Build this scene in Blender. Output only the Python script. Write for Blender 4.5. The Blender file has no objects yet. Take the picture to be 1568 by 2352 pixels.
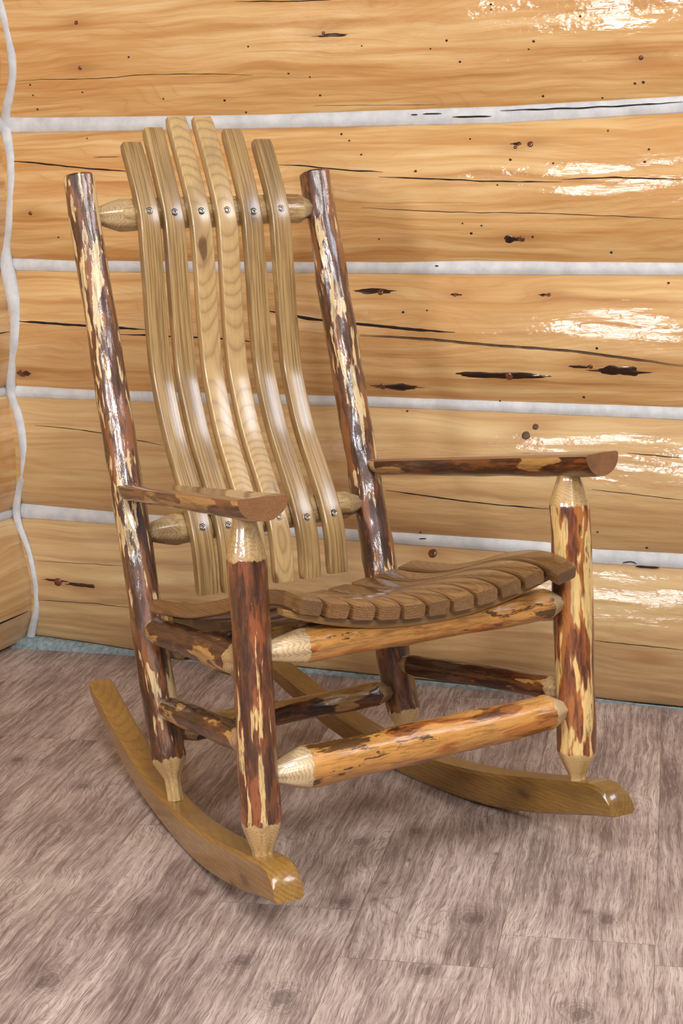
import bpy, math, random
from mathutils import Vector, Matrix, noise
random.seed(7)
PI = math.pi
scene = bpy.context.scene
COL = scene.collection

# ------------------------------------------------------------------ helpers
def srgb(r, g, b):
    def f(c):
        c /= 255.0
        return c / 12.92 if c <= .04045 else ((c + .055) / 1.055) ** 2.4
    return (f(r), f(g), f(b), 1.0)

class NT:
    """small helper that writes node trees"""
    def __init__(self, name):
        self.m = bpy.data.materials.new(name); self.m.use_nodes = True
        self.t = self.m.node_tree; self.t.nodes.clear()
        self.out = self.t.nodes.new('ShaderNodeOutputMaterial')
        self.b = self.t.nodes.new('ShaderNodeBsdfPrincipled')
        self.t.links.new(self.b.outputs[0], self.out.inputs[0])
    def n(self, typ, ins=None, **props):
        nd = self.t.nodes.new('ShaderNode' + typ)
        for k, v in props.items(): setattr(nd, k, v)
        for k, v in (ins or {}).items(): self.set(nd.inputs[k], v)
        return nd
    def set(self, sock, v):
        if isinstance(v, bpy.types.NodeSocket): self.t.links.new(v, sock)
        elif isinstance(v, bpy.types.Node): self.t.links.new(v.outputs[0], sock)
        else: sock.default_value = v
    def math(self, op, a, b=0.0, c=0.0, clamp=False):
        nd = self.n('Math', operation=op); nd.use_clamp = clamp
        self.set(nd.inputs[0], a); self.set(nd.inputs[1], b); self.set(nd.inputs[2], c)
        return nd.outputs[0]
    def vmul(self, v, s):
        nd = self.n('VectorMath', operation='MULTIPLY'); self.set(nd.inputs[0], v); self.set(nd.inputs[1], s); return nd.outputs[0]
    def vadd(self, v, s):
        nd = self.n('VectorMath', operation='ADD'); self.set(nd.inputs[0], v); self.set(nd.inputs[1], s); return nd.outputs[0]
    def noise(self, vec, scale=1., detail=3., rough=.55, dist=0., lac=2.):
        nd = self.n('TexNoise', {'Vector': vec, 'Scale': scale, 'Detail': detail, 'Roughness': rough, 'Distortion': dist, 'Lacunarity': lac})
        return nd.outputs[0]
    def ramp(self, fac, stops, interp='LINEAR'):
        nd = self.n('ValToRGB'); cr = nd.color_ramp; cr.interpolation = interp
        while len(cr.elements) < len(stops): cr.elements.new(.5)
        for e, (p, c) in zip(cr.elements, stops):
            e.position = p; e.color = c if len(c) == 4 else (*c, 1)
        self.set(nd.inputs[0], fac); return nd.outputs[0]
    def step(self, v, lo, hi):
        nd = self.n('MapRange', interpolation_type='SMOOTHSTEP'); self.set(nd.inputs[0], v)
        nd.inputs[1].default_value = lo; nd.inputs[2].default_value = hi; return nd.outputs[0]
    def mix(self, fac, a, b, mode='MIX'):
        nd = self.n('Mix', data_type='RGBA', blend_type=mode)
        self.set(nd.inputs[0], fac); self.set(nd.inputs[6], a); self.set(nd.inputs[7], b); return nd.outputs[2]
    def sep(self, v):
        nd = self.n('SeparateXYZ'); self.set(nd.inputs[0], v); return nd.outputs
    def comb(self, x, y, z):
        nd = self.n('CombineXYZ'); self.set(nd.inputs[0], x); self.set(nd.inputs[1], y); self.set(nd.inputs[2], z); return nd.outputs[0]
    def obj(self, off=(0, 0, 0), rnd=0.0):
        v = self.n('TexCoord').outputs['Object']
        if any(off): v = self.vadd(v, off)
        if rnd:
            r = self.n('ObjectInfo').outputs['Random']
            v = self.vadd(v, self.comb(self.math('MULTIPLY', r, rnd * 1.7), self.math('MULTIPLY', r, rnd), self.math('MULTIPLY', r, rnd * 7.3)))
        return v
    def attr(self, name): return self.n('Attribute', attribute_name=name).outputs['Fac']
    def finish(self, col, rough=.4, bump=None, bs=.3, bd=.002, coat=0., coat_r=.08, spec=.5):
        b = self.b
        self.set(b.inputs['Base Color'], col); self.set(b.inputs['Roughness'], rough)
        b.inputs['Specular IOR Level'].default_value = spec
        self.set(b.inputs['Coat Weight'], coat); self.set(b.inputs['Coat Roughness'], coat_r)
        if bump is not None:
            bn = self.n('Bump', {'Strength': bs, 'Distance': bd, 'Height': bump})
            self.set(b.inputs['Normal'], bn.outputs[0]); self.set(b.inputs['Coat Normal'], bn.outputs[0])
        return self.m

def obj(name, verts, faces, mats, parent=None, M=None, smooth=True, mi=None, attrs=None, kind=None, label=None, sharp=None):
    me = bpy.data.meshes.new(name); me.from_pydata([tuple(v) for v in verts], [], faces)
    if not isinstance(mats, (list, tuple)): mats = [mats]
    for m in mats: me.materials.append(m)
    if mi: me.polygons.foreach_set('material_index', mi)
    me.polygons.foreach_set('use_smooth', [smooth] * len(me.polygons))
    for k, vals in (attrs or {}).items():
        a = me.attributes.new(k, 'FLOAT', 'POINT'); a.data.foreach_set('value', vals)
    if sharp:
        me.set_sharp_from_angle(angle=sharp)
    me.update()
    o = bpy.data.objects.new(name, me); COL.objects.link(o)
    M = M if M is not None else Matrix.Identity(4)
    if parent is not None:
        o.parent = parent
        o.matrix_parent_inverse = Matrix.Identity(4)
        o['_w'] = 1
        pw = WORLD.get(parent.name, Matrix.Identity(4))
        o.matrix_basis = pw.inverted() @ M
        del o['_w']
    else: o.matrix_basis = M
    WORLD[o.name] = M.copy()
    if kind: o['kind'] = kind
    if label: o['label'] = label
    return o
WORLD = {}
def empty(name, loc, label=None, cat=None, kind=None):
    o = bpy.data.objects.new(name, None); COL.objects.link(o); o.location = loc; o.empty_display_size = .1
    WORLD[o.name] = Matrix.Translation(loc)
    if label: o['label'] = label
    if cat: o['category'] = cat
    if kind: o['kind'] = kind
    return o

def interp(pts, x):
    if x <= pts[0][0]: return pts[0][1]
    for a, b in zip(pts, pts[1:]):
        if x <= b[0]: return a[1] + (b[1] - a[1]) * (x - a[0]) / (b[0] - a[0])
    return pts[-1][1]
def catmull(pts, n):
    """dense smooth polyline through 2-D points"""
    P = [Vector(p) for p in pts]; P = [P[0] * 2 - P[1]] + P + [P[-1] * 2 - P[-2]]
    out = []
    for i in range(1, len(P) - 2):
        for k in range(n):
            t = k / n; a, b, c, d = P[i - 1:i + 3]
            out.append(.5 * ((2 * b) + (c - a) * t + (2 * a - 5 * b + 4 * c - d) * t * t + (3 * b - a - 3 * c + d) * t ** 3))
    out.append(P[-2]); return out
def smooth_resample(pts, step, rounds=3):
    P = catmull(pts, 8)
    L = [0]
    for a, b in zip(P, P[1:]): L.append(L[-1] + (b - a).length)
    n = max(4, int(L[-1] / step)); out = []; j = 0
    for i in range(n + 1):
        s = L[-1] * i / n
        while j < len(L) - 2 and L[j + 1] < s: j += 1
        t = (s - L[j]) / max(L[j + 1] - L[j], 1e-9); out.append(P[j].lerp(P[j + 1], t))
    for _ in range(rounds):
        out = [out[0]] + [(out[i - 1] + out[i] * 2 + out[i + 1]) / 4 for i in range(1, len(out) - 1)] + [out[-1]]
    return out

# ------------------------------------------------------------------ materials
def bark_mat(name, dark, mid, cream, amount, streak=(60., 11.), seed=0., deep=.35, shaved=((205, 170, 115), (168, 128, 75)), gloss=.9, deepcol=(38, 18, 8), orange=(168, 92, 44), cluster=1.1, deepscale=(20., 7.), dth=.60):
    """lacquered log with its bark half peeled: streaks of pale sapwood, red inner bark and dark outer bark"""
    m = NT(name)
    v = m.obj((seed, seed * 1.3, seed * 2.1), .6)
    warp = m.n('TexNoise', {'Vector': m.vmul(v, (80, 80, 26)), 'Scale': 1., 'Detail': 4.}).outputs[1]
    w = m.n('VectorMath', {1: (.5, .5, .5)}, operation='SUBTRACT'); m.set(w.inputs[0], warp)
    wv = m.vadd(v, m.vmul(w.outputs[0], (.008, .008, .02)))
    lx, lz = streak
    n1 = m.noise(m.vmul(wv, (lx, lx, lz)), 1.0, 2.5, .5)
    nb = m.noise(m.vadd(m.vmul(v, (16, 16, 4.5)), (3.1, 8.2, 1.4)), 1., 2, .5)
    n1 = m.math('ADD', n1, m.math('MULTIPLY', m.math('SUBTRACT', nb, .5), cluster))
    n2 = m.noise(m.vmul(wv, (170, 170, 15)), 1., 4, .65)
    n3 = m.noise(m.vadd(m.vmul(wv, (deepscale[0], deepscale[0], deepscale[1])), (5.3, 1.7, 9.1)), 1., 5, .68)
    n4 = m.noise(m.vmul(v, (320, 320, 80)), 1., 3, .6)
    n5 = m.noise(m.vadd(m.vmul(wv, (48, 48, 9)), (7.3, 4.7, 2.1)), 1., 3, .6)
    base = m.ramp(n2, [(.33, srgb(*dark)), (.48, srgb(*[(p + q) / 2 for p, q in zip(dark, mid)])), (.62, srgb(*mid))])
    base = m.mix(m.math('MULTIPLY', m.step(n5, .52, .60), .7), base, srgb(*orange))
    base = m.mix(m.math('MULTIPLY', m.step(m.math('SUBTRACT', 1., n5), .56, .60), .55), base, srgb(*deepcol))
    th = 1 - amount
    msk = m.step(n1, th - .012, th + .02)
    edge = m.math('SUBTRACT', m.step(n1, th - .045, th - .01), msk, clamp=True)
    base = m.mix(m.math('MULTIPLY', edge, .55), base, srgb(*orange))
    cr = m.ramp(n2, [(.32, srgb(*[c * .72 for c in cream])), (.5, srgb(*cream)), (.7, srgb(*[min(255, c * 1.07) for c in cream]))])
    col = m.mix(msk, base, cr)
    dp = m.step(m.math('ADD', n3, m.math('MULTIPLY', m.math('SUBTRACT', n2, .5), .35)), dth, dth + .04)
    col = m.mix(m.math('MULTIPLY', dp, deep), col, srgb(*deepcol))
    sh = m.attr('shave')
    shm = m.step(m.math('ADD', sh, m.math('MULTIPLY', m.math('SUBTRACT', m.noise(m.vmul(v, (70, 70, 10)), 1., 2), .5), .022)), -.0015, .0015)
    s = m.sep(m.obj())
    rr = m.math('SQRT', m.math('ADD', m.math('POWER', s[0], 2.), m.math('POWER', m.math('ADD', s[1], .004), 2.)))
    rd = m.math('ADD', rr, m.math('MULTIPLY', m.noise(m.vmul(v, (60, 60, 30)), 1., 3, .6), .007))
    ring = m.math('FRACT', m.math('MULTIPLY', rd, 560.))
    wood = m.ramp(ring, [(0., srgb(*shaved[1])), (.3, srgb(*shaved[0])), (.75, srgb(*shaved[0])), (1., srgb(*shaved[1]))])
    wood = m.mix(.45, wood, srgb(*[(p * .6 + q * .4) for p, q in zip(*shaved)]))
    wood = m.mix(m.math('MULTIPLY', m.step(n3, .5, .62), .40), wood, srgb(*[c * .72 for c in shaved[1]]))
    col = m.mix(shm, col, wood)
    h = m.math('ADD', m.math('MULTIPLY', m.step(n1, th - .04, th + .03), -.5), m.math('ADD', m.math('MULTIPLY', n2, .7), m.math('MULTIPLY', n4, .30)))
    h2 = m.math('ADD', m.math('MULTIPLY', ring, .16), m.math('MULTIPLY', n3, .5))
    hmix = m.n('Mix', data_type='FLOAT'); m.set(hmix.inputs[0], shm); m.set(hmix.inputs[2], h); m.set(hmix.inputs[3], h2)
    return m.finish(col, .38, hmix.outputs[0], .6, .0013, coat=gloss, coat_r=.07)

def plank_mat(name, light, dark, rot=(0, 0, 0), ax=(.035, .12), freq=230., gloss=.5, contrast=1., streak=.3, rnd=1.0, knots=True, quarter=False, warpz=6., wamp=.012, rough=.32, bs=.25, coat_r=.16):
    """sawn softwood: growth rings about an axis beside the board, grain along local Z after rotation"""
    m = NT(name)
    mp = m.n('Mapping', {'Vector': m.obj(), 'Rotation': rot})
    v = mp.outputs[0]
    r = m.n('ObjectInfo').outputs['Random']
    r2 = m.math('FRACT', m.math('MULTIPLY', r, 17.3)); r3 = m.math('FRACT', m.math('MULTIPLY', r, 71.7))
    s = m.sep(v)
    vo = m.vadd(v, m.comb(m.math('MULTIPLY', r2, 3.), m.math('MULTIPLY', r3, 5.), m.math('MULTIPLY', r, 9.)))
    nw = m.noise(m.vmul(vo, (9., 9., warpz * .4)), 1., 2, .5)
    nf = m.noise(m.vmul(vo, (45., 8., 4.) if quarter else (45., 45., 9.)), 1., 3, .6)
    px = m.math('ADD', s[0], m.math('MULTIPLY', m.math('SUBTRACT', r2, .5), ax[0] * 2))
    py = m.math('ADD', s[1], m.math('ADD', ax[1] * .4, m.math('MULTIPLY', r3, ax[1])))
    if quarter:
        px = m.math('ADD', m.math('MULTIPLY', px, .3), m.math('ADD', s[0], .10)); py = m.math('MULTIPLY', s[1], .10)
    d = m.math('SQRT', m.math('ADD', m.math('POWER', px, 2.), m.math('POWER', py, 2.)))
    d = m.math('ADD', d, m.math('MULTIPLY', nw, wamp)); d = m.math('ADD', d, m.math('MULTIPLY', nf, .0022))
    ring = m.math('FRACT', m.math('MULTIPLY', d, freq))
    lt, dk = srgb(*light), srgb(*dark)
    md = srgb(*[(a * .75 + b * .25) for a, b in zip(light, dark)])
    rc = m.ramp(ring, [(0., dk), (.12, md), (.45, lt), (.78, md), (1., dk)])
    flat = m.ramp(nf, [(.3, md), (.7, lt)])
    col = m.mix(contrast, flat, rc)
    st = m.noise(m.vmul(vo, (300., 14., 4.)) if quarter else m.vmul(vo, (260., 260., 8.)), 1., 4, .7)
    col = m.mix(m.math('MULTIPLY', m.step(st, .42, .62), streak), col, dk)
    bl = m.noise(m.vmul(vo, (12., 12., 3.5)), 1., 3, .6)
    col = m.mix(m.math('MULTIPLY', m.step(bl, .50, .68), .55), col, srgb(*[(a + b) / 2 * .80 for a, b in zip(light, dark)]))
    if knots:
        vr = m.n('TexVoronoi', {'Vector': m.vmul(vo, (14., 14., 4.5)), 'Scale': 1., 'Randomness': 1.})
        kd = m.math('ADD', vr.outputs['Distance'], m.math('MULTIPLY', m.math('SUBTRACT', nf, .5), .22))
        k = m.math('SUBTRACT', 1., m.step(kd, .07, .14))
        col = m.mix(m.math('MULTIPLY', k, .8), col, srgb(70, 40, 18))
        k2 = m.math('SUBTRACT', 1., m.step(kd, .12, .30))
        col = m.mix(m.math('MULTIPLY', k2, .30), col, srgb(120, 78, 36))
    tone = m.ramp(r3, [(0., (.80, .78, .74, 1)), (.5, (.95, .94, .92, 1)), (1., (1.08, 1.07, 1.05, 1))])
    col = m.mix(1., col, tone, 'MULTIPLY')
    h = m.math('ADD', m.math('MULTIPLY', ring, .25), m.math('ADD', m.math('MULTIPLY', st, .4), m.math('MULTIPLY', bl, 1.2)))
    return m.finish(col, rough, h, bs, .0012, coat=gloss, coat_r=coat_r)

def wall_mat():
    m = NT('varnished_pine_log')
    v = m.obj()
    s = m.sep(v)
    li = m.attr('logid')
    vo = m.comb(m.math('ADD', s[0], m.math('MULTIPLY', li, 7.7)), s[1], m.math('ADD', s[2], m.math('MULTIPLY', li, 3.1)))
    # slow wavering of the grain
    w = m.noise(m.vmul(vo, (1.6, 3., 7.)), 1., 2, .5)
    w2 = m.noise(m.vmul(vo, (6., 6., 26.)), 1., 2, .5)
    zz = m.math('ADD', s[2], m.math('ADD', m.math('MULTIPLY', w, .09), m.math('MULTIPLY', w2, .016)))
    g = m.comb(m.math('MULTIPLY', m.math('ADD', s[0], m.math('MULTIPLY', li, 7.7)), 1.), s[1], m.math('ADD', zz, m.math('MULTIPLY', li, 3.1)))
    g1 = m.noise(m.vmul(g, (1.3, 3., 42.)), 1., 4, .6)
    g2 = m.noise(m.vmul(g, (3.5, 10., 190.)), 1., 4, .65)
    g3 = m.noise(m.vmul(vo, (2.2, 3., 9.)), 1., 3, .6)
    col = m.ramp(g1, [(.28, srgb(176, 122, 64)), (.42, srgb(204, 152, 90)), (.55, srgb(222, 178, 118)), (.72, srgb(236, 202, 148))])
    # flat-sawn figure
    rg = m.math('FRACT', m.math('MULTIPLY', m.math('ADD', zz, m.math('MULTIPLY', m.noise(m.vmul(vo, (2.4, 2., 11.)), 1., 1, .4), .22)), 58.))
    fig = m.ramp(rg, [(0., (1, 1, 1, 1)), (.1, (.2, .2, .2, 1)), (.5, (0, 0, 0, 1)), (.9, (.35, .35, .35, 1)), (1., (1, 1, 1, 1))])
    col = m.mix(m.math('MULTIPLY', fig, m.math('MULTIPLY', m.step(g3, .42, .62), .42)), col, srgb(190, 124, 58))
    col = m.mix(m.math('MULTIPLY', m.step(g2, .5, .75), .38), col, srgb(186, 128, 70))
    col = m.mix(m.math('MULTIPLY', m.step(g3, .46, .70), .5), col, srgb(204, 146, 82))
    tint = m.attr('tint')                    # some logs are greyer than others
    col = m.mix(m.math('MULTIPLY', tint, .9), col, m.mix(.8, srgb(226, 224, 200), col, 'MULTIPLY'))
    hl = m.noise(m.vmul(g, (.9, 3., 60.)), 1., 3, .6)
    fine = m.step(hl, .66, .70)
    col = m.mix(m.math('MULTIPLY', fine, .35), col, srgb(150, 96, 48))
    kf = m.attr('knotf')
    col = m.mix(m.math('MULTIPLY', kf, .5), col, srgb(160, 100, 50))
    hand = m.noise(m.vmul(vo, (3.2, 6., 15.)), 1., 2.2, .5)
    chat = m.noise(m.vmul(vo, (46., 20., 90.)), 1., 2, .5)
    h = m.math('ADD', m.math('MULTIPLY', hand, 2.2), m.math('ADD', m.math('MULTIPLY', chat, .13), m.math('MULTIPLY', g2, .06)))
    return m.finish(col, .5, h, .8, .007, coat=.62, coat_r=.085, spec=.25)

def chink_mat():
    m = NT('white_chinking'); v = m.obj()
    n1 = m.noise(v, 30., 4, .6); n2 = m.noise(v, 400., 3, .6)
    col = m.ramp(n1, [(.3, srgb(192, 194, 196)), (.6, srgb(214, 215, 215)), (.8, srgb(226, 226, 224))])
    return m.finish(col, .65, m.math('ADD', m.math('MULTIPLY', n1, .5), m.math('MULTIPLY', n2, .3)), .22, .001)

def floor_mat():
    m = NT('grey_oak_laminate')
    p = m.n('NewGeometry').outputs['Position']
    s = m.sep(p)
    A = math.radians(41.75); ca, sa = math.cos(A), math.sin(A)
    al = m.math('ADD', m.math('MULTIPLY', s[0], sa), m.math('MULTIPLY', s[1], ca))
    ac = m.math('SUBTRACT', m.math('MULTIPLY', s[0], ca), m.math('MULTIPLY', s[1], sa))
    W = .2248; ph = .1335
    t = m.math('DIVIDE', m.math('SUBTRACT', ac, ph - W * 40), W)
    row = m.math('FLOOR', t); fr = m.math('FRACT', t)
    wn = m.n('TexWhiteNoise', noise_dimensions='1D'); m.set(wn.inputs['W'], row)
    ls = m.math('DIVIDE', m.math('ADD', al, m.math('MULTIPLY', wn.outputs[0], 1.28)), 1.28)
    cell = m.math('FLOOR', ls); lf = m.math('FRACT', ls)
    wn2 = m.n('TexWhiteNoise', noise_dimensions='2D'); m.set(wn2.inputs['Vector'], m.comb(row, cell, 0.))
    pid = wn2.outputs[0]
    off = m.math('MULTIPLY', pid, 37.)
    base = m.comb(m.math('ADD', ac, off), m.math('ADD', al, m.math('MULTIPLY', off, 1.7)), 0.)
    w1 = m.noise(m.vmul(base, (9., 4.2, 1.)), 1., 2, .5)
    w2 = m.noise(m.vmul(base, (26., 14., 1.)), 1., 2, .5)
    acw = m.math('ADD', m.math('ADD', ac, off), m.math('ADD', m.math('MULTIPLY', w1, .035), m.math('MULTIPLY', w2, .007)))
    g = m.comb(acw, m.math('ADD', al, off), 0.)
    g1 = m.noise(m.vmul(g, (105., 3.8, 1.)), 1., 4, .62)
    g2 = m.noise(m.vmul(g, (560., 20., 1.)), 1., 4, .75)
    g4 = m.noise(m.vadd(m.vmul(g, (480., 18., 1.)), (9., 4., 0.)), 1., 3, .7)
    g3 = m.noise(m.vmul(base, (9., 3.4, 1.)), 1., 4, .6)
    col = m.ramp(m.math('ADD', m.math('MULTIPLY', g1, .5), m.math('MULTIPLY', g3, .5)),
                 [(.32, srgb(100, 84, 80)), (.43, srgb(144, 125, 117)), (.53, srgb(184, 165, 154)), (.66, srgb(218, 202, 190))])
    col = m.mix(m.math('MULTIPLY', m.step(g4, .54, .66), .45), col, srgb(216, 200, 190))
    line = m.math('MULTIPLY', m.step(g2, .50, .60), .62)
    col = m.mix(line, col, srgb(96, 76, 70))
    rings = m.math('FRACT', m.math('MULTIPLY', m.math('ADD', acw, m.math('MULTIPLY', w1, .16)), 85.))
    rl = m.math('MULTIPLY', m.step(rings, .72, .95), m.math('MULTIPLY', m.step(w1, .46, .60), .40))
    col = m.mix(rl, col, srgb(116, 92, 82))
    tone = m.n('Mix', data_type='RGBA', blend_type='MULTIPLY'); tone.inputs[0].default_value = 1.
    m.set(tone.inputs[6], col)
    m.set(tone.inputs[7], m.ramp(pid, [(0., (.84, .81, .81, 1)), (.5, (.95, .93, .92, 1)), (1., (1.06, 1.05, 1.04, 1))]))
    col = tone.outputs[2]
    # knots
    FK = [(-0.1094, -0.1198, 0.0176), (-0.1353, 0.0845, 0.0257), (-0.3295, -0.2281, 0.0216), (-0.4333, -0.1439, 0.027), (-0.1098, 0.2867, 0.0176), (0.201, -0.0511, 0.0162), (0.1339, -0.1383, 0.0203), (-0.4353, -0.4838, 0.0243), (0.3285, -0.7045, 0.0149), (-0.0908, -0.0748, 0.0068), (-0.0272, -0.0704, 0.0068), (-0.0883, 0.2529, 0.0081), (0.1196, 0.0947, 0.0047), (0.4507, -0.8831, 0.0176), (-0.3213, 0.0411, 0.0162), (0.072, -0.0448, 0.0054), (-0.1088, -0.3524, 0.0122), (-0.4155, 0.2611, 0.0203)]
    jit = m.math('MULTIPLY', m.math('SUBTRACT', m.noise(m.vmul(base, (60., 38., 1.)), 1., 3, .6), .5), 1.6)
    kd = None
    for ka, kc, kr_ in FK:
        da = m.math('POWER', m.math('DIVIDE', m.math('SUBTRACT', al, ka), kr_ * 1.15), 2.)
        dc = m.math('POWER', m.math('DIVIDE', m.math('SUBTRACT', ac, kc), kr_ * .80), 2.)
        d_ = m.math('SQRT', m.math('ADD', da, dc)); kd = d_ if kd is None else m.math('MINIMUM', kd, d_)
    kd = m.math('ADD', kd, jit)
    k1 = m.math('SUBTRACT', 1., m.step(kd, .45, 1.0))
    k2 = m.math('SUBTRACT', 1., m.step(kd, .9, 2.6))
    kr = m.math('FRACT', m.math('MULTIPLY', kd, 2.6))
    col = m.mix(m.math('MULTIPLY', k2, .28), col, srgb(104, 84, 78))
    col = m.mix(m.math('MULTIPLY', k2, m.math('MULTIPLY', m.step(kr, .6, .9), .4)), col, srgb(92, 72, 68))
    col = m.mix(m.math('MULTIPLY', k1, .50), col, srgb(78, 62, 62))
    # seams between boards
    e = m.math('MULTIPLY', m.math('MINIMUM', fr, m.math('SUBTRACT', 1., fr)), W)
    e2 = m.math('MULTIPLY', m.math('MINIMUM', lf, m.math('SUBTRACT', 1., lf)), 1.28)
    em = m.math('SUBTRACT', 1., m.step(m.math('MINIMUM', e, e2), .0003, .0012))
    col = m.mix(m.math('MULTIPLY', em, .45), col, srgb(92, 72, 64))
    h = m.math('ADD', m.math('MULTIPLY', g2, -.5), m.math('MULTIPLY', em, -1.))
    return m.finish(col, .48, h, .25, .0008, spec=.4)

def plain(name, rgb, rough=.5, metal=0., coat=0.):
    m = NT(name); n = m.noise(m.obj(), 90., 3, .6)
    col = m.ramp(n, [(.3, srgb(*[c * .7 for c in rgb])), (.7, srgb(*rgb))])
    m.b.inputs['Metallic'].default_value = metal
    return m.finish(col, rough, n, .2, .0005, coat=coat)
CH = {'C1': [(-1.3995, 1.2626, 1.2389), (-1.2822, 1.2581, 1.2357), (-0.7317, 1.2473, 1.2288), (-0.1823, 1.2473, 1.2237), (0.1853, 1.2548, 1.2338)], 'C2': [(-1.3964, 0.9387, 0.9204), (-1.219, 0.9328, 0.9177), (-0.4318, 0.9298, 0.9158), (-0.2458, 0.9327, 0.9145), (0.1924, 0.9288, 0.914)], 'C3': [(-1.379, 0.6366, 0.6198), (-1.1764, 0.6321, 0.6187), (-0.476, 0.6384, 0.6259), (0.1986, 0.6369, 0.6216)], 'C4': [(-1.3967, 0.3504, 0.3245), (-1.1556, 0.3437, 0.3236), (-0.4184, 0.3376, 0.3219), (-0.0909, 0.3379, 0.3198), (0.023, 0.3292, 0.3084), (0.2052, 0.3319, 0.3097)], 'F': [(-1.3544, 0.0241, -0.0093), (-1.2319, 0.0193, -0.0027), (-1.1121, 0.0124, 0.0059), (0.0269, 0.0051, 0.0012), (0.2123, 0.0008, -0.004)]}
CR = [(4, [(-1.3343, 1.3451), (-1.2622, 1.3461), (-1.1098, 1.3432), (-0.9989, 1.3463), (-0.8385, 1.3419), (-0.7349, 1.3351)], 0.0017, 0), (4, [(-0.7662, 1.4892), (-0.6541, 1.4831), (-0.5446, 1.4797)], 0.0025, 0), (3, [(-1.3602, 1.1683), (-1.2662, 1.1595), (-1.162, 1.1477), (-1.0381, 1.1376)], 0.0042, 0), (3, [(-1.1366, 1.1713), (-1.0694, 1.1708)], 0.0017, 0), (3, [(-0.6761, 1.1455), (-0.6144, 1.1415), (-0.5888, 1.1383), (-0.513, 1.1304), (-0.4337, 1.1253)], 0.0034, 0), (3, [(-0.443, 1.1156), (-0.3168, 1.1089), (-0.2032, 1.1025), (-0.047, 1.0982)], 0.0034, 0), (3, [(-0.0471, 1.1034), (0.051, 1.1051), (0.1973, 1.0992)], 0.0034, 0), (3, [(-0.4829, 1.0519), (-0.2794, 1.0407), (-0.0837, 1.036), (0.1978, 1.0221)], 0.0017, 0), (2, [(-1.3605, 0.8003), (-1.2227, 0.7941), (-1.1305, 0.7905), (-1.0063, 0.7845)], 0.0068, 0), (2, [(-0.7257, 0.8323), (-0.662, 0.8237), (-0.5889, 0.8125), (-0.4668, 0.803), (-0.3674, 0.7953), (-0.2749, 0.7913)], 0.0076, 0), (2, [(-1.0855, 0.7733), (-0.9622, 0.7714), (-0.7882, 0.7666), (-0.7249, 0.7581)], 0.0042, 0), (2, [(-0.4916, 0.7803), (-0.3184, 0.7741), (-0.2221, 0.7666), (-0.0351, 0.7567), (0.0557, 0.7477), (0.2044, 0.7296)], 0.0051, 1), (1, [(-1.326, 0.5529), (-1.183, 0.5451), (-0.9857, 0.5212)], 0.0021, 0), (1, [(-0.437, 0.444), (-0.2129, 0.4267), (-0.0695, 0.4222)], 0.0034, 0), (1, [(0.0214, 0.4701), (0.1469, 0.462), (0.2111, 0.4581)], 0.0017, 0), (1, [(0.0928, 0.5476), (0.2076, 0.5429)], 0.0021, 0), (0, [(-1.3408, 0.1274), (-1.2008, 0.131), (-1.0829, 0.1286)], 0.0017, 0), (0, [(0.0269, 0.1469), (0.2179, 0.1429)], 0.0017, 0), (0, [(-1.3355, 0.2247), (-1.0921, 0.2283)], 0.001, 0), (1, [(-0.3205, 0.5037), (-0.0796, 0.5009)], 0.001, 0), (4, [(-0.603, 1.2677), (-0.3281, 1.2614)], 0.0008, 0)]
KN = [(2, -0.4483, 0.8735, 0.0076, (-0.5159, -0.4088, 0.8752500000000001, 0.0127)), (3, -0.1354, 0.984, 0.0068, (-0.1802, -0.1336, 0.9841, 0.0127)), (2, -0.1595, 0.6999, 0.0093, (-0.2992, -0.0578, 0.7013, 0.0144)), (2, 0.0152, 0.725, 0.0051, (-0.0362, 0.0188, 0.7243999999999999, 0.0076)), (2, 0.0728, 0.7172, 0.0, (0.0092, 0.139, 0.7172499999999999, 0.0203)), (2, -0.4501, 0.6681, 0.0076, (-0.484, -0.3526, 0.6681, 0.0169)), (4, -0.5635, 1.4138, 0.0042, (-0.5895, -0.5008, 1.40855, 0.0076)), (0, -1.2769, 0.1774, 0.011, (-1.3266, -1.2442, 0.181, 0.0068)), (0, -1.2088, 0.1728, 0.0, (-1.2568, -1.1659, 0.1747, 0.0102)), (2, -1.3625, 0.6739, 0.0102, (-1.3772, -1.3307, 0.6740999999999999, 0.0136)), (0, -0.3402, 0.3029, 0.0102, None), (3, -0.1179, 1.1751, 0.0068, None), (3, -0.1487, 1.1697, 0.0042, (-0.1606, -0.1347, 1.17675, 0.0085)), (4, -1.1581, 1.3675, 0.0051, None), (4, -1.1574, 1.4647, 0.0051, None), (2, -0.2808, 0.8684, 0.0042, (-0.2923, -0.2644, 0.8684499999999999, 0.0059)), (2, -0.0779, 0.87, 0.0042, (-0.1011, -0.0761, 0.8699, 0.0059)), (4, 0.1074, 1.3354, 0.0051, None), (1, -0.1247, 0.575, 0.0093, None), (1, -0.1062, 0.5931, 0.0068, None), (3, -1.3026, 1.0481, 0.0051, None), (0, 0.1453, 0.1169, 0.0, (0.1149, 0.1973, 0.11795, 0.0186))]
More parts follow.
